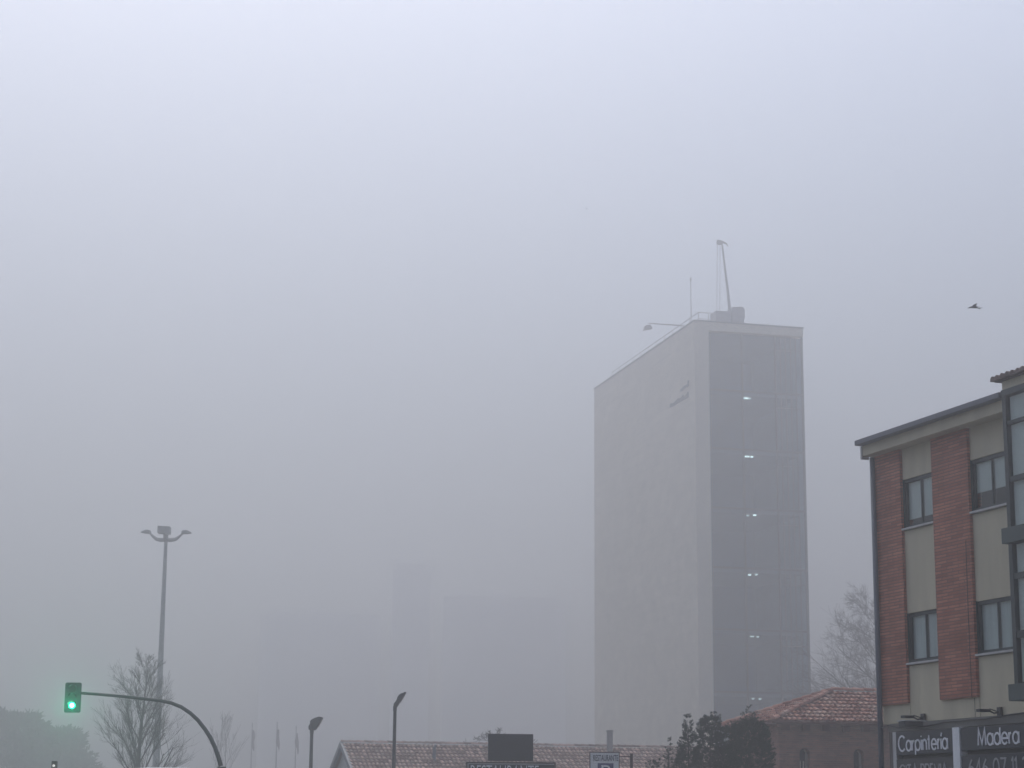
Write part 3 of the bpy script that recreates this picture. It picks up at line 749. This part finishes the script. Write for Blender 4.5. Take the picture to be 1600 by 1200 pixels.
# small second signal low at the left edge
Y = 58.0; b = at(84, 1200, Y); s = Y / FPX
t2 = thing('signal_post', 'small dark signal head with a pale lit dot low at the left edge', 'traffic light', (b.x, b.y, 0))
q = at(84, 1194, Y)
MB().tube([(0, 0.12, 0), (0, .12, q.z - .3)], .05, 10).build('pole', M['dsteel'], t2)
MB().box(-.075, .075, 0, .15, q.z - .45, q.z + .09).build('housing', M['brown'], t2, bevel=.02)
ring = [(.035 * math.cos(2 * math.pi * j / 14), q.z - .04 + .03 * math.sin(2 * math.pi * j / 14)) for j in range(14)]
MB().prism(list(reversed(ring)), -.03, -.002).build('lit_lamp', M['palelamp'], t2)

# ------------------------------------------------------------------ white van whose roof just shows at the bottom
Y = 40.0; a = at(186, 1198.6, Y); b = at(333, 1198.6, Y)
vx = (a.x + b.x) / 2; hw = (b.x - a.x) / 2; vz_ = a.z - .0
van = thing('white_van', 'white high roofed van seen from behind, only its roof edge showing', 'van', (vx, Y, 0), 0)
prof = [(-hw * .98, .35), (hw * .98, .35), (hw, 1.2), (hw * .95, vz_ - .25), (hw * .86, vz_ - .03), (hw * .4, vz_), (-hw * .4, vz_), (-hw * .86, vz_ - .03), (-hw * .95, vz_ - .25), (-hw, 1.2)]
MB().prism(prof, 0, 5.2).build('body', M['white'], van, bevel=.03)
MB().box(-hw * .8, -.05, -.02, .0, 1.25, 2.0).build('window', M['lens'], van); MB().box(.05, hw * .8, -.02, .0, 1.25, 2.0).build('window', M['lens'], van)
MB().box(-hw * .97, hw * .97, -.1, -.002, .35, .55).build('bumper', M['dsteel'], van)
for sx in (-1, 1):
    MB().box(sx * hw * .93 - .07, sx * hw * .93 + .07, -.03, -.003, .8, 1.2).build('tail_light', M['redlens'], van)
    for yy in (1.0, 4.2): MB().tube([(sx * (hw - .25), yy, .34), (sx * (hw - .02), yy, .34)], .34, 18).build('wheel', M['rubber'], van)

# ------------------------------------------------------------------ tall lamp mast
Y = 150.0; b = at(243.5, 1200, Y); tp = at(259.5, 840, Y); s = Y / FPX
lm = thing('lamp_mast', 'tall grey lamp mast with spread lamp heads at its top, rising behind the bare tree', 'street lamp', (b.x, b.y, 0))
dx = tp.x - b.x
MB().tube([(0, 0, 0), (dx, 0, tp.z)], [6.6 * s, 2.6 * s], 14).build('pole', M['steel'], lm)
MB().tube([(dx, 0, tp.z - 4 * s), (dx, 0, tp.z + 8 * s)], 3.4 * s, 12).build('hub', M['steel'], lm)
def lamp(side, dirs):
    pass
for sx in (-1, 1):
    aa = [(0, -3.2), (8, -3.6), (15, -2.6), (20, 1.2), (24, 5), (27, 7.5)]
    ar = MB().tube([(dx + sx * x * s, 0, tp.z + z * s) for x, z in aa], [3.2 * s, 3.4 * s, 2.8 * s, 2.2 * s, 1.5 * s, 1.3 * s], 8); ar.build('arm', M['steel'], lm)
    hd = [(24, 6.2), (31, 6.0), (40, 7.6), (38, 9.2), (32, 11.8), (25, 11)]
    hd = [(dx + sx * x * s, tp.z + z * s) for x, z in hd]
    if sx < 0: hd = list(reversed(hd))
    MB().prism(hd, -.28, .28).build('lamp_head', M['steel'], lm, bevel=.03)
for sy in (-1,):                                  # the lamp pointing to the viewer
    ar = MB().tube([(dx, 0, tp.z - 3 * s), (dx, sy * .5, tp.z - 2.6 * s), (dx, sy * .95, tp.z + 6 * s)], [3 * s, 2.6 * s, 1.5 * s], 8); ar.build('arm', M['steel'], lm)
    x0 = dx - 9 * s if sy < 0 else dx - 10 * s
    hb = MB(); ya, yb = sy * .8, sy * 1.35
    hb.box(dx - 9.5 * s, dx + 10.5 * s, min(ya, yb), max(ya, yb), tp.z + 2.5 * s, tp.z + 13.5 * s)
    hb.v = [(x, y, z - (x - dx) * .06 + (.05 if abs(y) > 1.2 else 0)) for x, y, z in hb.v]
    hb.build('lamp_head', M['steel'], lm, bevel=.04)

# ------------------------------------------------------------------ flags
for (x, yt, Yd, col) in ((392, 1129, 250, 0), (431, 1128, 250, 1), (461, 1134, 250, 2)):
    b = at(x, 1200, Yd); tp = at(x - 1, yt, Yd); s = Yd / FPX
    lab = ('flagpole with furled flag, left one of the three in fog', 'flagpole with furled flag, middle one of the three in fog', 'flagpole with furled flag nearest the shorter floodlight post')[col]
    fp = thing('flagpole', lab, 'flagpole', (b.x, b.y, 0), 0, 'faint flagpoles beyond the traffic light')
    MB().tube([(0, 0, 0), (0, 0, tp.z)], [1.3 * s, .7 * s], 8).build('pole', M['steel'], fp)
    fl = MB(); n = 10
    z1 = tp.z - .9; z0 = tp.z - 3.4
    pts = []; rads = []
    for k in range(9):
        a = k / 8; pts.append((.1 + .16 * a + .06 * math.sin(7 * a + col), 0, z1 + (z0 - z1) * a)); rads.append((.05 + .26 * math.sin(math.pi * min(1, a * .9 + .08)) * (.8 + .3 * math.sin(9 * a + col * 2))) * .75)
    fl.tube(pts, rads, 8).build('flag', M['flagcloth'], fp)

# ------------------------------------------------------------------ trees
def limb(mb, p, d, ln, r0, lvl, maxl, rng, up, spread, kids, twig, ribs=True):
    nseg = 5 if lvl < 2 else 4
    pts = [p.copy()]; rads = [r0]; q = p.copy(); dd = d.copy()
    rend = r0 * (.45 if lvl else .25)
    for i in range(nseg):
        dd = (dd + Vector((rng.gauss(0, .09), rng.gauss(0, .09), rng.gauss(0, .06) + up * .1))).normalized()
        q = q + dd * (ln / nseg); pts.append(q.copy()); rads.append(r0 + (rend - r0) * (i + 1) / nseg)
    mb.tube(pts, [max(twig, r) for r in rads], 7 if lvl == 0 else (5 if lvl == 1 else 3), cap=False)
    if lvl >= maxl: return
    n = kids[lvl]
    for k in range(n):
        f = rng.uniform(.22 if lvl == 0 else .15, 1.0); i = min(nseg - 1, int(f * nseg)); a = f * nseg - i
        b = pts[i].lerp(pts[i + 1], a); t = (pts[i + 1] - pts[i]).normalized()
        s1 = t.orthogonal().normalized(); s1.rotate(Matrix.Rotation(rng.uniform(0, 6.283), 3, t))
        sp = spread[lvl] * rng.uniform(.7, 1.25)
        nd = (t * math.cos(sp) + s1 * math.sin(sp)).normalized()
        l2 = ln * rng.uniform(.38, .62) * (1.15 - .55 * f if lvl == 0 else 1)
        limb(mb, b, nd, l2, max(twig, rads[i] * rng.uniform(.4, .6)), lvl + 1, maxl, rng, up, spread, kids, twig)

def bare_tree(name, label, base, H, r0, seed, up, spread, kids, twig, mat, d0=Vector((0, 0, 1)), crotch=.35, first=.62, group=None):
    rng = random.Random(seed)
    t = thing(name, label, 'tree', base, 0, group)
    tr = MB(); pts = []; rads = []; q = Vector((0, 0, 0)); d = d0.normalized(); n = 12
    for i in range(n + 1):
        pts.append(q.copy()); rads.append(max(twig, r0 * (1 - i / n) ** .8 + twig))
        d = (d + Vector((rng.gauss(0, .035), rng.gauss(0, .035), .05))).normalized(); q = q + d * (H / n)
    tr.tube(pts, rads, 9, cap=True); tr.build('trunk', mat, t, True)
    cr = MB()
    n1 = kids[0]
    for k in range(n1):
        f = crotch + (1 - crotch) * ((k + rng.random() * .8) / n1); i = min(n - 1, int(f * n)); a = f * n - i
        b = pts[i].lerp(pts[i + 1], a); az = k * 2.4 + rng.uniform(-.4, .4)
        sp = spread[0] * rng.uniform(.8, 1.2)
        nd = Vector((math.cos(az) * math.sin(sp), math.sin(az) * math.sin(sp), math.cos(sp)))
        l2 = H * first * (1.02 - .80 * (f - crotch) / (1 - crotch)) * rng.uniform(.8, 1.1)
        limb(cr, b, nd, l2, max(twig, rads[i] * .42), 1, len(kids), rng, up, spread, kids, twig)
    cr.build('branches', mat, t)
    return t
b = at(219, 1200, 105)
bare_tree('bare_tree', 'leafless tree with upswept branches behind the traffic light arm', (b.x, b.y, 0), 9.0, .17, 11, .5, (.54, .42, .42, .42), (24, 8, 7, 4), .0032, M['bark'], Vector((.02, 0, 1)), .18, .40)
b = at(1372, 1200, 150)
bare_tree('bare_tree', 'tall leafless tree with drooping twigs behind the corner of the brick building', (b.x, b.y, 0), 17.2, .28, 23, -.06, (.90, .55, .55, .55), (32, 10, 8, 5), .005, M['bark_l'], Vector((-.02, 0, 1)), .25, .42)
b = at(772, 1200, 118)
bare_tree('bare_tree', 'leafless tree with spreading twigs just topping the restaurant roof behind the dark sign box', (b.x, b.y, 0), 6.6, .12, 31, -.25, (1.25, .6, .6), (16, 7, 5), .012, M['bark'], Vector((0, 0, 1)), .55, .34)
for i, (x, yt, lab) in enumerate(((338, 1128, 'faint young leafless tree close to the curved traffic light arm'), (352, 1124, 'faint young leafless tree nearest the flagpoles'))):
    b = at(x, 1200, 245); tp = at(x, yt, 245)
    bare_tree('young_tree', lab, (b.x, b.y, 0), tp.z, .10, 40 + i, .6, (.3, .3, .3), (9, 4, 3), .016, M['bark'], Vector((.03 * (i * 2 - 1), 0, 1)), .3, .42, 'faint young trees beyond the arm')

def foliage(rng, prof, n, leaf, lump=.22, droop=.35, lsc=1.0, clump=26):
    """leaf blades in clumps over a body of revolution prof=[(z, r), ...] with a lumpy outline"""
    mb = MB(); z0 = prof[0][0]; z1 = prof[-1][0]
    off = Vector((rng.random() * 50, rng.random() * 50, rng.random() * 50))
    def rad(z):
        for i in range(len(prof) - 1):
            if prof[i][0] <= z <= prof[i + 1][0]:
                a = (z - prof[i][0]) / max(1e-6, prof[i + 1][0] - prof[i][0]); return prof[i][1] * (1 - a) + prof[i + 1][1] * a
        return 0
    nc = n // clump; rm = max(r for _, r in prof)
    c = 0
    while c < nc:
        z = rng.uniform(z0, z1); r = rad(z)
        if rng.random() > (r / rm) ** .7 + .12: continue
        c += 1
        az = rng.uniform(0, 6.283); q = rng.random() ** .35
        nv = noise.noise(Vector((math.cos(az) * 1.3, math.sin(az) * 1.3, z * 1.5)) + off)
        rr_ = r * q * (1 + lump * 1.6 * nv)
        o = Vector((math.cos(az), math.sin(az), 0)); P = o * rr_ + Vector((0, 0, z))
        ax = (o * (1 - .3) + Vector((0, 0, rng.uniform(.5, 1.1) - droop))).normalized()
        sl_ = .28 + .72 * min(1, r / (rm * .4)); L = leaf * rng.uniform(2.2, 4.0) * (.4 + .6 * sl_)
        for k in range(clump):
            tpos = rng.random(); sc = (1 - tpos * .75)
            d = Vector((rng.gauss(0, 1), rng.gauss(0, 1), rng.gauss(0, 1))).normalized()
            p = P + ax * (L * tpos) + d * (leaf * .9 * sc * sl_)
            t = (ax * 1.0 + d * .9).normalized(); s_ = t.cross(Vector((rng.gauss(0, 1), rng.gauss(0, 1), rng.gauss(0, 1)))).normalized()
            ll = leaf * rng.uniform(.8, 1.5) * lsc * (.5 + .5 * sl_); w_ = leaf * .24 * (.6 + .4 * sl_)
            mb.face([p - s_ * w_, p + s_ * w_, p + t * ll + s_ * w_ * .3, p + t * ll - s_ * w_ * .3])
    return mb

def conifer(label, xpx, ypx, Y, prof, n, leaf, seed, mat, extra=()):
    b = at(xpx, 1200, Y); H = at(xpx, ypx, Y).z; rng = random.Random(seed)
    t = thing('conifer', label, 'conifer tree', (b.x, b.y, 0), 0, 'dark conifers beside the low brick building')
    s = Y / FPX
    MB().tube([(0, 0, 0), (0, 0, H * .9)], [.07, .012], 7).build('trunk', M['bark'], t)
    P = [(H * a, r * s) for a, r in prof]
    mb = foliage(rng, P, n, leaf, .13)
    for (dxp, ytip, base_z, r) in extra:            # side leaders
        zt = at(xpx + dxp, ytip, Y).z
        m2 = foliage(rng, [(zt - 1.0, r * s), (zt - .45, r * s * .75), (zt - .15, r * s * .35), (zt, .01)], 700, leaf * .8)
        i0 = len(mb.v); mb.v += [(x + dxp * s, y, z) for x, y, z in m2.v]; mb.f += [tuple(i0 + k for k in f) for f in m2.f]
    mb.build('crown', mat, t)
    return t
# profile radii are in photo pixels at the tree's depth
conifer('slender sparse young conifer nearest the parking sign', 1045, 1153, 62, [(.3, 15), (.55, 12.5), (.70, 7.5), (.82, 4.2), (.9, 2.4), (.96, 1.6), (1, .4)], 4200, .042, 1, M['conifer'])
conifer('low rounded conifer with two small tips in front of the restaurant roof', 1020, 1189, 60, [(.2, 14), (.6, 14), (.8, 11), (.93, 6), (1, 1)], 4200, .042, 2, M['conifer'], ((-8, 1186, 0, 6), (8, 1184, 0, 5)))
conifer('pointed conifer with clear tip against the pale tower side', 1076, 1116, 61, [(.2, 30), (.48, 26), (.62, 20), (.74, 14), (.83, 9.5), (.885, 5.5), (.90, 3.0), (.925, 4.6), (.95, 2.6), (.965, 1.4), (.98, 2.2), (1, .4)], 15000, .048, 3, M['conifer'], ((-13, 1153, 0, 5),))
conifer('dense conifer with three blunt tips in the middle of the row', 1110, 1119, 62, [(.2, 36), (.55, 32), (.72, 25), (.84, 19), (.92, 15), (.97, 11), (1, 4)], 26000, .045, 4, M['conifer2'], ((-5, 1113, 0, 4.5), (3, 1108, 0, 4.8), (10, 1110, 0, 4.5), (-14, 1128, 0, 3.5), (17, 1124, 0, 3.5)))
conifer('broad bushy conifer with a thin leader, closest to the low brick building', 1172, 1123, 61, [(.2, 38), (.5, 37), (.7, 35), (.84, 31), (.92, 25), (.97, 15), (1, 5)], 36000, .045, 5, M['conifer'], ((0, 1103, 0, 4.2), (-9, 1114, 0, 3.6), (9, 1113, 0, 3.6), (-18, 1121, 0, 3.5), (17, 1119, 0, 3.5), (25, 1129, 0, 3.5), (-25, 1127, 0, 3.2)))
conifer('low broad conifer filling the gap between the three tipped one and the bushy one', 1140, 1133, 63, [(.2, 32), (.6, 30), (.8, 26), (.93, 17), (1, 4)], 18000, .05, 6, M['conifer2'])

# dim evergreen trees far left
for i, (x, yt, rw, lab) in enumerate(((22, 1119, 64, 'dim broad evergreen tree at the left edge in fog'), (92, 1146, 38, 'dim smaller evergreen tree right of the broad one at the left edge'))):
    Yd = 262 + 8 * i; b = at(x, 1200, Yd); H = at(x, yt, Yd).z; s = Yd / FPX; rng = random.Random(60 + i)
    t = thing('evergreen_tree', lab, 'tree', (b.x, b.y, 0), 0, 'dim evergreen trees at the left edge')
    MB().tube([(0, 0, 0), (0, 0, H * .7)], [.25, .08], 8).build('trunk', M['bark'], t)
    foliage(rng, [(H * .12, rw * s * .6), (H * .35, rw * s), (H * .6, rw * s * .92), (H * .82, rw * s * .6), (H * .95, rw * s * .28), (H, .1)], 14000, .62, .6, .3).build('crown', M['leaf'], t)

# ------------------------------------------------------------------ far blocks almost lost in the fog
def block(x0, x1, ytop, Yd, depth, label):
    a = at(x0, 1200, Yd); b = at(x1, 1200, Yd); H = at((x0 + x1) / 2, ytop, Yd).z; wdt = b.x - a.x
    t = thing('apartment_block', label, 'building', (a.x, Yd, 0), R(4), 'apartment blocks almost hidden by fog')
    MB().box(0, wdt, 0, depth, 0, H).build('wall', M['far'], t)
    MB().box(-.3, wdt + .3, -.3, depth + .3, H + .003, H + .4).build('roof', M['far'], t)
    for q in range(max(1, int(wdt / 14))): MB().box(wdt * (.12 + .28 * q), wdt * (.12 + .28 * q) + 4, 3, 8, H + .403, H + 1.6 + .7 * q).build('lift_house', M['far'], t)
    return t
block(608, 668, 884, 572, 14, 'faint narrow grey tower block behind the taller floodlight post')
block(690, 885, 935, 578, 16, 'faint wide grey block left of the office tower in fog')
block(400, 590, 962, 582, 16, 'faint wide grey block behind the flagpoles in fog')

# ------------------------------------------------------------------ birds
def bird(label, x, y, Yd, sc, small=False):
    p = at(x, y, Yd)
    t = thing('bird', label, 'bird', p, 0, 'birds flying in the fog')
    bd = MB().tube([(-.20, 0, -.035), (-.15, 0, -.02), (-.10, 0, -.005), (-.02, 0, .0), (.07, 0, -.012), (.15, 0, -.025)], [.006, .02, .028, .04, .03, .01], 10)
    bd.v = [(a * sc, b_ * sc, c * sc) for a, b_, c in bd.v]; bd.build('body', M['feather'], t, True)
    def wing(sgn, tipv, midv):
        w = MB(); r0 = [(-.05, 0, .012), (.06, 0, .0)]; mid = midv; tp = tipv
        top = [r0[0], mid[0], tp, mid[1], r0[1]]
        top = [(a * sc, b_ * sc, c * sc) for a, b_, c in top]
        w.v = top + [(a, b_, c - .008) for a, b_, c in top]
        w.f = [(0, 1, 2, 3, 4), (9, 8, 7, 6, 5), (0, 5, 6, 1), (1, 6, 7, 2), (2, 7, 8, 3), (3, 8, 9, 4), (4, 9, 5, 0)]
        w.build('wing', M['feather'], t)
    wing(1, (.17, .14, .19), ((.0, .06, .10), (.12, .06, .085)))
    wing(-1, (.27, -.30, -.10), ((.03, -.12, .02), (.13, -.12, -.02)))
    tl_ = MB(); tv = [(.12, -.02, -.02), (.12, .02, -.02), (.24, .05, -.05), (.25, -.05, -.055)]
    tv = [(a * sc, b_ * sc, c * sc) for a, b_, c in tv]; tl_.v = tv + [(a, b_, c - .008) for a, b_, c in tv]
    tl_.f = [(0, 3, 2, 1), (4, 5, 6, 7), (0, 1, 5, 4), (1, 2, 6, 5), (2, 3, 7, 6), (3, 0, 4, 7)]
    tl_.build('tail', M['feather'], t)
bird('dark bird in flight above the brick building with one wing raised', 1521, 480, 60, .85)
bird('tiny far bird, only a speck in the fog high left of the tower', 916, 326, 130, .42)

# ------------------------------------------------------------------ haze
hz = MB().box(-575, 575, -555, 605, -1.3, 77).build('haze', M['dark'])
hm = bpy.data.materials.new('fog'); hm.use_nodes = True; nt = hm.node_tree
nt.nodes.remove(nt.nodes['Principled BSDF'])
pvn = N(nt, 'ShaderNodeVolumePrincipled'); pvn.inputs['Color'].default_value = (.85, .85, .855, 1); pvn.inputs['Density'].default_value = .0045; pvn.inputs['Anisotropy'].default_value = .76
nt.links.new(pvn.outputs[0], nt.nodes['Material Output'].inputs['Volume'])
hz.data.materials[0] = hm
tag(hz, kind='stuff'); hz['label'] = 'pale grey fog filling the air over the whole place'; hz['category'] = 'fog'

# ------------------------------------------------------------------ light
SUN_EL, SUN_AZ = 57, -13      # azimuth clockwise from +Y
W = bpy.data.worlds.new('World'); bpy.context.scene.world = W; W.use_nodes = True
nt = W.node_tree; bg = nt.nodes['Background']
sky = N(nt, 'ShaderNodeTexSky'); sky.sky_type = 'NISHITA'; sky.sun_disc = False
sky.sun_elevation = R(SUN_EL); sky.sun_rotation = R(SUN_AZ); sky.air_density = 1.0; sky.dust_density = 2; sky.ozone_density = 1.0
hs = N(nt, 'ShaderNodeHueSaturation'); hs.inputs['Hue'].default_value = .507; hs.inputs['Saturation'].default_value = .72
# overcast sky: dim at the horizon, brightest overhead (CIE overcast distribution)
wc = N(nt, 'ShaderNodeTexCoord'); wz = N(nt, 'ShaderNodeSeparateXYZ'); nt.links.new(wc.outputs['Generated'], wz.inputs[0])
wm = N(nt, 'ShaderNodeMapRange'); wm.inputs[1].default_value = 0.02; wm.inputs[2].default_value = .42; wm.inputs[3].default_value = .04; wm.inputs[4].default_value = 1.7
nt.links.new(wz.outputs['Z'], wm.inputs[0])
ws = N(nt, 'ShaderNodeVectorMath', operation='SCALE'); nt.links.new(hs.outputs[0], ws.inputs[0]); nt.links.new(wm.outputs[0], ws.inputs['Scale'])
nt.links.new(sky.outputs[0], hs.inputs['Color']); nt.links.new(ws.outputs[0], bg.inputs['Color'])
bg.inputs['Strength'].default_value = .13
sd = bpy.data.lights.new('sun', 'SUN'); sd.energy = 1.0; sd.angle = R(25); sd.color = (1, .97, .93)
so = bpy.data.objects.new('sun', sd); C.objects.link(so)
sv = Vector((math.sin(R(SUN_AZ)) * math.cos(R(SUN_EL)), math.cos(R(SUN_AZ)) * math.cos(R(SUN_EL)), math.sin(R(SUN_EL))))
so.rotation_euler = sv.to_track_quat('Z', 'Y').to_euler(); so.location = sv * 80 + Vector((0, 60, 0))

# ------------------------------------------------------------------ camera + render
cd = bpy.data.cameras.new('camera'); cam = bpy.data.objects.new('camera', cd); C.objects.link(cam)
cd.sensor_width = 36; cd.lens = FPX / 1600 * 36; cd.clip_end = 3000; cd.clip_start = .1
rot = Matrix((_cr, _cu, -_f)).transposed()
cam.matrix_world = Matrix.Translation(EYE) @ rot.to_4x4()
sc = bpy.context.scene; sc.camera = cam
sc.view_settings.view_transform = 'Standard'; sc.view_settings.look = 'None'; sc.view_settings.exposure = -.38; sc.view_settings.gamma = 1
sc.render.engine = 'CYCLES'
sc.cycles.volume_bounces = 4; sc.cycles.max_bounces = 8; sc.cycles.transparent_max_bounces = 12
sc.cycles.use_denoising = True
